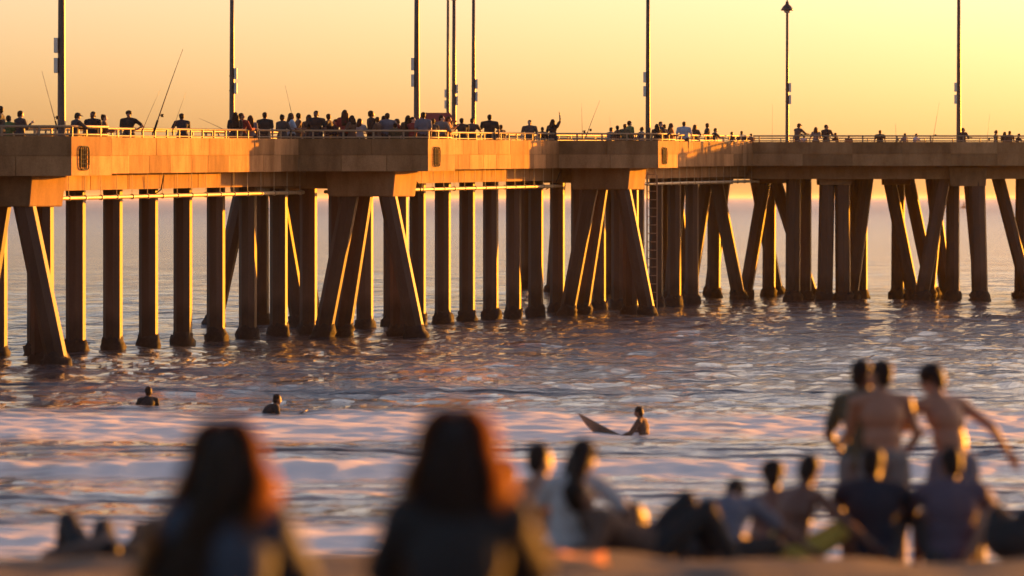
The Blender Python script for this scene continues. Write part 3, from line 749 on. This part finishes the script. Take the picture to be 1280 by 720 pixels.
def pier_person(px, yh, pose, colour, rz=0., back=1.0, skin='skin_a', bott='charcoal', hm='hair_dark'):
    d = edge_depth(px) + back; p = P(px, yh, d); z0 = ptop(d) - FLOOR
    sc = min(1.12, max(.62, (p.z - z0) / 1.755)); child = sc < .80
    area = next(t for lim, t in AREAS if px < lim)
    label = ('small child' if child else 'person') + ' in a %s top %s, %s' % (colour, PH[pose], area)
    loc = (p.x, d, z0); mats = {'shirt': CM[colour], 'trousers': CM[bott], 'body': M[skin], 'hair': M[hm]}
    if pose not in BASE:
        fk, k = POSES[pose]; o = make_person(Fig(**fk), label, loc, rz, sc, voxel=.022, fat=1.5, top_mat=colour, bot_mat=bott, skin=skin, hair_m=hm, group='people lining the pier rail', **k); BASE[pose] = o; o.scale = (sc * 1.16, sc * 1.16, sc)
    else: o = copy_person(BASE[pose], loc, rz, sc, label, mats, 'people lining the pier rail')
    return o
PIER = [(1, 131, 'turned', 'charcoal', 1.2), (11, 143, 'stand', 'green', -.6), (25, 137, 'phone', 'charcoal', -.9), (92, 139, 'leancap', 'charcoal', -1.0), (116, 138, 'broad', 'black', 2.6), (130, 142, 'bun', 'brown', -1.4), (161, 137, 'akimbo', 'black', 3.1), (228, 140, 'leancap', 'navy', .25),
        (294, 139, 'woman', 'black', .3), (302, 140, 'turned', 'red', -.8), (313, 143, 'woman', 'grey blue', .1), (331, 139, 'stand', 'black', 0), (353, 142, 'bun', 'charcoal', -.5), (364, 140, 'woman_hold', 'pale blue', -1.3), (373, 140, 'turned', 'brown', 1.5), (386, 142, 'woman', 'brown', .5), (395, 137, 'broad', 'black', 2.8), (411, 141, 'turned', 'charcoal', .9),
        (419, 148, 'bun', 'navy', 2.), (431, 136, 'woman', 'red', .2), (440, 143, 'woman_hold', 'brown', 1.), (450, 147, 'woman_hold', 'white', -.4), (464, 137, 'stand', 'black', -1.2), (472, 145, 'turned', 'brown', 1.), (477, 143, 'leancap', 'grey', -.6), (484, 140, 'broad', 'grey blue', .3), (494, 153, 'stand', 'olive', 0), (501, 147, 'leancap', 'red', 1.5), (510, 143, 'woman', 'brown', .2), (516, 145, 'turned', 'red', -1.),
        (529, 139, 'stand', 'grey blue', .1), (541, 147, 'bun', 'charcoal', .4), (552, 143, 'turned', 'grey', -.9), (560, 144, 'phone', 'orange', -1.5), (578, 146, 'lean', 'black', .2), (589, 146, 'lean', 'charcoal', -.3), (612, 142, 'broad', 'black', 0), (626, 155, 'stand', 'brown', .7),
        (662, 149, 'broad', 'charcoal', 2.9), (678, 158, 'bun', 'black', 0), (691, 148, 'raised', 'black', -.4), (761, 158, 'lean', 'grey', -1.), (772, 156, 'turned', 'brown', .8), (781, 154, 'stand', 'olive', .2), (787, 150, 'stand', 'green', -1.), (802, 158, 'bun', 'grey blue', 1.), (821, 154, 'woman', 'black', .4), (826, 151, 'turned', 'charcoal', -1.4), (833, 154, 'lean', 'brown', .8), (839, 153, 'woman_hold', 'orange', -1.5),
        (855, 151, 'broad', 'pale blue', .1), (869, 155, 'woman_hold', 'brown', -.7), (884, 153, 'turned', 'black', 1.4), (891, 159, 'lean', 'charcoal', -1.3), (915, 164, 'broad', 'black', -1.), (927, 163, 'stand', 'charcoal', 0), (940, 166, 'lean', 'brown', .4),
        (996, 153, 'leancap', 'charcoal', -.9), (1005, 168, 'bun', 'white', .4), (1020, 158, 'woman_hold', 'grey', .2), (1033, 155, 'turned', 'black', -.8), (1047, 165, 'lean', 'black', 1.3), (1061, 171, 'stand', 'brown', 0), (1100, 162, 'broad', 'black', .3), (1131, 166, 'bun', 'grey', .6), (1143, 166, 'lean', 'pale blue', -1.2),
        (1204, 159, 'turned', 'black', -1.1), (1245, 162, 'stand', 'charcoal', 1.2), (1256, 164, 'woman', 'black', -.4), (1262, 163, 'broad', 'charcoal', .5), (1271, 166, 'lean', 'black', -1.5)]
sk3 = ('skin_a', 'skin_b', 'skin_c')
for k, (px, yh, po, co, rz) in enumerate(PIER):
    pier_person(px, yh, po, co, rz, .7 + (k * 37 % 10) * .09, sk3[k % 3], ('charcoal', 'navy', 'brown')[k % 3], ('hair_dark', 'hair_brown')[k % 2])

# --- fishing rods propped on the rail
def rod(x0, y0, x1, y1, label, reel=True, r=.014, back=.3):
    d = edge_depth(x0) + back; a = P(x0, y0 + 6, d); b = P(x1, y1, d); v = (b - a)
    o = empty('fishing_rod', a); tag(o, label, 'fishing rod', 'fishing rods along the rail')
    bend = Vector((0, .3, -.04 * v.length)); pts = [v * t + bend * (t * t) for t in (0, .2, .4, .6, .8, 1)]
    MB().tube(pts, [r, r * .9, r * .75, r * .6, r * .45, r * .3], 6).build('rod_blank', M['rod'], o, True)
    MB().tube([v * .0, v * .14], r * 1.7, 8).build('rod_grip', M['iron'], o, True)
    if reel:
        c = v * .2 + Vector((.09, 0, -.01)); mb = MB(); mb.lathe([(.02, -.05), (.06, -.045), (.035, -.02), (.035, .02), (.06, .045), (.02, .05)], 10, c); mb.tube([v * .2, c], .012, 5); mb.build('reel', M['iron'], o, True)
rod(72, 156, 51, 85, 'fishing rod leaning away from the sun beside the thick lamp post', True)
rod(192, 160, 228, 56, 'long thick fishing rod with a hanging reel above the sunlit fascia', True, .022)
rod(177, 160, 200, 108, 'thin faint fishing rod between the akimbo person and the long rod', False, .009)
rod(215, 160, 232, 112, 'thin faint fishing rod right beside the person in the navy top', False, .009)
rod(284, 158, 248, 146, 'fishing rod lying almost flat towards the beach', False, .010)
rod(366, 142, 356, 105, 'short fishing rod rising out of the crowd before the middle bay', False, .011, 1.2)
rod(728, 168, 727, 125, 'upright thin fishing rod at the middle of the third bay', True, .011)
rod(732, 166, 750, 123, 'slanting fishing rod at the middle of the third bay', True, .013)
rod(765, 165, 762, 145, 'short faint fishing rod among the heads on the third bay', False, .008)
rod(965, 176, 966, 128, 'upright faint fishing rod near the bell-shaded lamp post', False, .009)
rod(1120, 174, 1120, 153, 'short upright fishing rod with its reel on the round end', True, .014)
rod(1165, 174, 1175, 125, 'slanting fishing rod with reel beside the tall boxed lamp post', True, .013)
rod(1233, 177, 1238, 140, 'thin fishing rod left of the four people by the tall lamp post', True, .010)

# --- surfers waiting in the water
def surfboard(name_label, loc, rz, pitch, L=2.2, wd=.26, roll=0):
    o = empty('surfboard', loc, rz); tag(o, name_label, 'surfboard'); vs = []; k = 17; n = 10
    for i in range(k):
        t = i / (k - 1) * 2 - 1; w = wd * max(.02, (1 - abs(t) ** 2.6)) ** .75; rock = .10 * t ** 2 + (.08 * max(0, t) ** 3)
        for j in range(n): a = 2 * math.pi * j / n; vs.append((w * math.cos(a), t * L / 2, rock + .033 * math.sin(a) * (1 - .5 * abs(t))))
    fs = [(i * n + j, i * n + (j + 1) % n, (i + 1) * n + (j + 1) % n, (i + 1) * n + j) for i in range(k - 1) for j in range(n)] + [tuple(range(n))[::-1], tuple((k - 1) * n + j for j in range(n))]
    b = mesh_obj('deck_foam', vs, fs, M['board'], o, True); b.rotation_euler = (pitch, roll, 0)
    f = MB().add([(-.006, -L / 2 + .12, -.03), (.006, -L / 2 + .12, -.03), (.006, -L / 2 + .32, -.03), (-.006, -L / 2 + .32, -.03), (-.003, -L / 2 + .02, -.22), (.003, -L / 2 + .02, -.22), (.003, -L / 2 + .1, -.22), (-.003, -L / 2 + .1, -.22)],
                 [(0, 1, 2, 3), (7, 6, 5, 4), (0, 4, 5, 1), (1, 5, 6, 2), (2, 6, 7, 3), (3, 7, 4, 0)]).build('fin', M['iron'], o); f.rotation_euler = (pitch, roll, 0)
    return o
SITB = [((-.35, .85, -.25), (-.1, .1, -1)), ((.35, .85, -.25), (.1, .1, -1))]
d = 4.83 * F / (545 - 247)
p = P(806, 545, d)
surfboard('brown surfboard with its nose lifted out of the water', (p.x - .62, d + .25, -.06), R(90), R(36), 2.0, .19, R(50))
make_person(Fig(pelvis=(0, 0, .0), spine=(.05, .12, 1), chest=(-.05, .3, 1), head=(-.1, .3, 1), arms=[((-.3, .5, -.8), (.2, .8, -.3)), ((.3, .5, -.8), (-.2, .8, -.3))], legs=SITB), 'surfer sitting behind the lifted nose of a brown board',
            (p.x, d, -.12), R(70), .95, skin='skin_b', top='long', top_mat='brown', bottom='trousers', bot_mat='black', hair='short')
for px, py, rz, lab, po in ((182, 509, .4, 'surfer leaning to one side in the water near the raking legs', 0), (326, 517, -1.2, 'surfer hunched low over the water, behind the long-haired woman in denim', 1)):
    d = 4.83 * F / (py - 247); p = P(px, py, d)
    surfboard('dark surfboard under the %s surfer' % ('leaning' if po == 0 else 'hunched'), (p.x, d + .1, -.12), rz, 0)
    make_person(Fig(pelvis=(0, 0, .0), spine=(.25, .35, 1) if po == 0 else (0, .8, 1), chest=(.4, .6, 1) if po == 0 else (0, .9, .6), head=(0, .2, 1), arms=HOLD if po == 0 else dn(.3), legs=SITB), lab, (p.x, d, -.24 if po == 0 else -.18), rz, 1, skin='skin_b', top='long', top_mat='black', bottom='trousers', bot_mat='black', hair='short')

# --- people on the sand
def on_sand(px, d): p = P(px, 0, d); return (p.x, d, sand_z(d))
KUP = [((-.22, .78, .62), (.05, .42, -.9)), ((.22, .78, .62), (-.05, .42, -.9))]
FLAT = [((-.15, 1, .12), (-.02, 1, -.22), (0, .5, .8)), ((.15, 1, .12), (.02, 1, -.22), (0, .5, .8))]
CROSS = [((-.75, .75, .12), (1, .35, -.2)), ((.75, .75, .12), (-1, .45, -.15))]
HUG = [((-.3, .75, -.6), (.3, .9, .1)), ((.3, .75, -.6), (-.3, .9, .1))]
PROP = [((-.35, -.55, -.85), (-.05, -.2, -1), (-.1, -.7, -.2)), ((.35, -.55, -.85), (.05, -.2, -1), (.1, -.7, -.2))]
SEAT = (0, 0, .125)
make_person(Fig(pelvis=SEAT, spine=(0, .10, 1), chest=(.02, .25, 1), head=(.05, .2, 1), face=(1, .8, 0), arms=HUG, legs=KUP, yaw=-.3), 'shirtless man sitting on the sand, face turned sideways, beside the white top', on_sand(674, 33), 0, .98, skin='skin_a', bottom='shorts', bot_mat='brown', hair='short')
make_person(Fig(pelvis=SEAT, spine=(.12, .0, 1), chest=(.25, .1, 1), head=(.25, .15, 1), face=(1, .5, 0), arms=[HUG[0], ((.75, -.25, -.7), (.3, -.1, -1), (.8, -.3, -.1))], legs=CROSS, female=True), 'woman in a white top and dark cap leaning on one arm', on_sand(708, 31.5), 0, .93, skin='skin_b', top='tee', top_mat='white', bottom='shorts', bot_mat='charcoal', hair='shoulder', hat='black')
make_person(Fig(pelvis=SEAT, spine=(0, .1, 1), arms=HUG, legs=KUP, face=(.5, 1, 0)), 'person half hidden behind the woman in black, beside the shirtless man', on_sand(632, 35), 0, .93, skin='skin_b', top='tee', top_mat='charcoal', bottom='shorts', bot_mat='charcoal')
make_person(Fig(pelvis=(0, 0, .12), spine=(0, -.85, .35), chest=(0, -.8, .5), head=(0, -.4, 1), face=(0, 1, 0), arms=PROP, legs=[((-.1, .7, .75), (0, .5, -.9)), ((.1, .8, .62), (0, .5, -.9))]), 'person in dark clothes lying back with knees drawn up, left of the grey blue shirt', on_sand(812, 31.5), R(-70), .97, skin='skin_b', top='tee', top_mat='brown', bottom='trousers', bot_mat='black')
make_person(Fig(pelvis=SEAT, spine=(0, .75, 1), chest=(.05, 1, .6), head=(.0, 1, .4), face=(0, 1, -.4), arms=[HUG[0], ((.7, .3, -.6), (.6, .4, -.5))], legs=CROSS), 'person in a grey blue shirt hunched forward with head down', on_sand(900, 32.2), R(-15), .9, skin='skin_b', top='tee', top_mat='grey blue', bottom='shorts', bot_mat='black')
make_person(Fig(pelvis=SEAT, spine=(0, .15, 1), chest=(.05, .35, 1), head=(-.1, .3, 1), arms=HUG, legs=KUP, face=(-.4, 1, 0), yaw=-.5), 'shirtless person with full dark hair sitting beside the yellow shorts', on_sand(957, 34.3), R(-25), .92, skin='skin_b', bottom='shorts', bot_mat='charcoal', hair='full')
make_person(Fig(pelvis=SEAT, spine=(.1, .15, 1), chest=(.2, .4, 1), head=(.1, .4, 1), arms=[HUG[0], ((.7, .3, -.7), (.5, .5, -.6))], legs=[((-.3, .8, .55), (-.1, .4, -.9)), ((.5, .75, .5), (.1, .42, -.9))], wide=1.1, yaw=-.3), 'broad shirtless person in yellow shorts bending forward beside a full-haired friend', on_sand(985, 33), R(-35), .92, skin='skin_b', bottom='shorts', bot_mat='yellow')
make_person(Fig(pelvis=SEAT, spine=(0, .02, 1), chest=(.0, .2, 1), head=(.05, .2, 1), face=(.3, 1, 0), arms=HUG, legs=KUP, wide=1.12), 'person in a dark navy shirt sitting with back turned', on_sand(1090, 33.2), R(-5), .96, skin='skin_b', top='tee', top_mat='navy', bottom='shorts', bot_mat='charcoal', hair='short')
make_person(Fig(pelvis=SEAT, spine=(0, .02, 1), chest=(.0, .2, 1), head=(.0, .2, 1), face=(-.2, 1, 0), arms=[HUG[0], ((.5, .6, -.6), (.2, .9, -.2))], legs=KUP, wide=1.12), 'person in a purple grey shirt sitting with back turned', on_sand(1190, 33.2), R(5), .96, skin='skin_b', top='tee', top_mat='purple grey', bottom='shorts', bot_mat='charcoal', hair='short')
make_person(Fig(pelvis=(0, 0, .12), spine=(0, -.85, .45), chest=(0, -.8, .6), head=(0, -.4, 1), arms=PROP, legs=[((-.1, .7, .75), (0, .5, -.9)), ((.1, .9, .45), (0, .7, -.7))]), 'bare-legged person lying back with knees up beyond the purple grey shirt', on_sand(1300, 33), R(75), .95, skin='skin_a', top='tee', top_mat='black', bottom='shorts', bot_mat='black')
make_person(Fig(pelvis=(0, 0, .12), spine=(0, -1, .06), chest=(0, -1, .10), head=(0, -1, .25), face=(0, .3, 1), arms=[((-.6, .6, -.1), (.3, 1, .1)), ((.6, .6, -.1), (-.3, 1, .1))], legs=[((-.1, .85, .5), (0, .8, -.6)), ((.1, .9, .35), (0, .9, -.4))]), 'person lying back on the sand with bent knees left of the denim jacket', on_sand(118, 33), R(14), .95, skin='skin_b', top='tee', top_mat='brown', bottom='trousers', bot_mat='black')
make_person(Fig(pelvis=SEAT, spine=(0, .9, .7), chest=(0, 1, .3), head=(0, 1, .2), arms=HUG, legs=CROSS), 'person hunched on the sand close behind the denim jacket', on_sand(168, 34.5), R(-30), .85, skin='skin_b', top='tee', top_mat='brown', bottom='shorts', bot_mat='charcoal')
make_person(Fig(arms=[((-.42, .2, -.9), (.25, .6, -.6)), ((.3, .6, -.6), (.1, .8, -.1))], spine=(0, .03, 1), face=(.6, .8, 0), legs=[((-.12, .1, -1), (0, -.05, -1)), ((.1, -.05, -1), (0, -.1, -1))], yaw=-.2), 'standing man in an olive shirt and grey shorts, arm round a friend', on_sand(1078, 38), R(-20), 1.03, skin='skin_b', top='tee', top_mat='olive', bottom='shorts', bot_mat='grey', hair='short')
make_person(Fig(arms=[((-.05, .5, -.9), (.1, .8, -.2)), ((.36, .1, -.9), (-.3, .5, -.7))], spine=(-.04, .03, 1), chest=(-.06, .05, 1), face=(-.5, .8, 0), legs=[((-.1, -.05, -1), (0, -.05, -1)), ((.12, .08, -1), (0, -.08, -1))], wide=1.08), 'standing shirtless man in grey shorts beside the olive shirt', on_sand(1105, 37.2), R(15), 1.0, skin='skin_a', bottom='shorts', bot_mat='grey', hair='short')
make_person(Fig(arms=[((-.5, .5, -.7), (-.2, .8, -.3)), ((.82, .05, -.6), (.6, .3, -.9))], pelvis=(.08, 0, .93), spine=(-.16, .08, 1), chest=(-.32, .12, 1), head=(-.35, .15, 1), face=(-1, .25, -.15), yaw=.5, legs=[((-.2, .05, -1), (.05, -.1, -1)), ((.22, 0, -1), (.1, -.1, -1))]), 'standing shirtless man leaning over with one arm stretched out behind', on_sand(1178, 37.6), 0, 1.02, skin='skin_a', bottom='shorts', bot_mat='grey blue', hair='full')

make_person(Fig(pelvis=(0, 0, .13), spine=(0, -.9, .3), chest=(0, -.85, .45), head=(0, -.6, .8), face=(0, 1, .3), arms=PROP, legs=[((-.1, .8, .5), (0, .6, -.8)), ((.12, .9, .3), (0, .9, -.4))]), 'person in a purple grey shirt reclining between dark trousers and grey blue shirt', on_sand(852, 33.4), R(-40), .95, skin='skin_b', top='tee', top_mat='purple grey', bottom='shorts', bot_mat='brown')
# --- the two women in front, with hair of real strands
def strand_hair(F_, n, length, sway, spread, seed, mat, parent, short=1):
    g = random.Random(seed); r, f, h = [Vector(x) for x in F_.hf]; c = Vector(F_.head); vs = []; fs = []; fv = []; ff = []
    up = Vector((0, 0, 1))
    for _ in range(n):
        ph = g.uniform(-math.pi, math.pi)
        if abs(ph) < .75: continue                              # face side stays free
        dirh = (r * math.sin(ph) + f * math.cos(ph)); lift = .008 + .055 * g.random() ** 1.8
        rear = max(0, -math.cos(ph))
        if rear > .45: lift = .006 + .012 * g.random()          # hair on the back of the head lies close, out of the rim glow
        L = length * g.uniform(.72, 1.04) * (short if math.sin(ph) > .25 else 1); pts = []
        crown = c + h * (.118 + lift * .4) - f * .01 + r * g.gauss(0, .006) + f * g.uniform(-.07, .05)
        a_ = (.080 + lift) * (1 + .0 * ph); b_ = .098 + lift
        for k in range(5):
            w = (k / 4) * math.pi / 2 * 1.05
            rad = Vector((dirh.dot(r) * a_, dirh.dot(f) * b_))
            pts.append(c + h * .022 + h * (.094 + lift) * math.cos(w) + (r * rad.x + f * rad.y) * math.sin(w))
        pts[0] = crown.lerp(pts[0], .5); e = pts[-1]; out = dirh * spread * g.uniform(.5, 1.3) * (.5 if rear > .45 else 1); wob = g.uniform(0, 6.28); wa = g.uniform(.002, .014) * (3 if g.random() < .08 else 1)
        for k in range(1, 10):
            t = k / 9; q = e - up * L * t + out * math.sin(min(1, t * 1.4) * 1.57) + Vector(sway) * t * t
            q += (r * math.sin(wob + t * 9) + f * math.cos(wob + t * 7)) * wa * t; pts.append(q)
        wd = g.uniform(.0012, .003); side = dirh.cross(up).normalized()
        side = (side + dirh * g.uniform(-.8, .8)).normalized(); loose = lift > .03; tv, tf_ = (fv, ff) if loose else (vs, fs); b = len(tv); m = len(pts)
        for k, q in enumerate(pts): w = wd * (1 - .5 * k / m); tv += [q - side * w, q + side * w]
        tf_ += [(b + 2 * k, b + 2 * k + 1, b + 2 * k + 3, b + 2 * k + 2) for k in range(m - 1)]
    if fv: mesh_obj('flyaway_hair', fv, ff, M['hair_glow'], parent, True)
    return mesh_obj('hair_strands', vs, fs, mat, parent, True)
D1 = 16.8
f1 = Fig(pelvis=SEAT, spine=(-.02, .05, 1), chest=(-.05, .12, 1), head=(-.02, .1, 1), face=(.1, 1, 0), arms=HUG, legs=KUP, female=True, yaw=.12, wide=.92)
w1 = make_person(f1, 'woman with very long brown hair in a denim jacket sitting with back turned', on_sand(287, D1), 0, 1.03, skin='skin_c', top='jacket', top_mat='denim', bottom='trousers', bot_mat='black', hair='core_long', hair_m='hair_under')
strand_hair(f1, 7000, .52, (-.12, -.05, 0), .075, 5, M['hair_brown'], w1, .55)
D2 = 16.4
f2 = Fig(pelvis=SEAT, spine=(.0, .02, 1), chest=(.0, .10, 1), head=(.0, .08, 1), face=(.15, 1, 0), arms=HUG, legs=KUP, female=True, wide=.95)
w2 = make_person(f2, 'woman with auburn hair in a black jacket sitting with back turned', on_sand(571, D2), 0, 1.08, skin='skin_c', top='jacket', top_mat='black', bottom='trousers', bot_mat='black', hair='core', hair_m='hair_under')
strand_hair(f2, 6000, .20, (0, -.02, 0), .04, 9, M['hair_auburn'], w2)
# bright towel on the sand
tw = MB()
for i in range(9):
    for j in range(7): tw.v.append((-.35 + i * .0875, -.5 + j * .16, .03 + .02 * math.sin(i * 1.7 + j) + .015 * math.sin(j * 2.3)))
tw.f = [(i * 7 + j, (i + 1) * 7 + j, (i + 1) * 7 + j + 1, i * 7 + j + 1) for i in range(8) for j in range(6)]
t_ = tw.build('beach_towel', CM['orange'], None, True); t_.location = on_sand(684, 28.2); tag(t_, 'orange towel spread on the sand beside the woman in black', 'towel')
sm = t_.modifiers.new('thick', 'SOLIDIFY'); sm.thickness = .015
bg_ = empty('beach_bag', on_sand(1272, 30.6), .4); tag(bg_, 'dark slumped bag on the sand beside the bare-legged person', 'bag')
bp_ = Prims(); bp_.ell((0, 0, .13), (.24, .15, .14)); bp_.ell((.08, 0, .22), (.14, .11, .12)); bp_.ell((-.1, .02, .2), (.12, .1, .1))
link(bpy.data.objects.new('bag_body', bp_.mesh('bag_body', .012, CM['black'], 3, .012)), bg_)
MB().tube([(.12, 0, .3), (.1, .03, .42), (0, .04, .46), (-.1, .03, .41), (-.13, 0, .27)], .012, 6).build('bag_strap', CM['black'], bg_, True)
# far marker buoy
bp = P(1205, 260, 4.83 * F / 13.5); by = empty('marker_buoy', (bp.x, bp.y, 0)); tag(by, 'small dark buoy floating far out between the piles', 'buoy')
MB().lathe([(.6, -.4), (1.5, -.2), (1.7, .5), (1.3, .9), (.5, 1.1), (.35, 2.2), (.1, 2.4)], 16).build('float_body', M['buoy'], by, True)
MB().lathe([(.25, 2.3), (.3, 2.6), (.1, 2.8)], 10).build('lantern', M['iron'], by, True)
# ------------------------------------------------------------------ sea haze
def build_haze():
    m = bpy.data.materials.new('sea_haze'); m.use_nodes = True; nt = m.node_tree
    nt.nodes.remove(nt.nodes['Principled BSDF'])
    v = nt.nodes.new('ShaderNodeVolumePrincipled'); v.inputs['Color'].default_value = (1, .84, .76, 1)
    v.inputs['Density'].default_value = 3.5e-5; v.inputs['Anisotropy'].default_value = .35
    nt.links.new(v.outputs[0], nt.nodes['Material Output'].inputs['Volume'])
    o = MB().box(-42000, 42000, -60, 42000, -10, 17).build('haze', m); tag(o, kind='stuff')
build_haze()
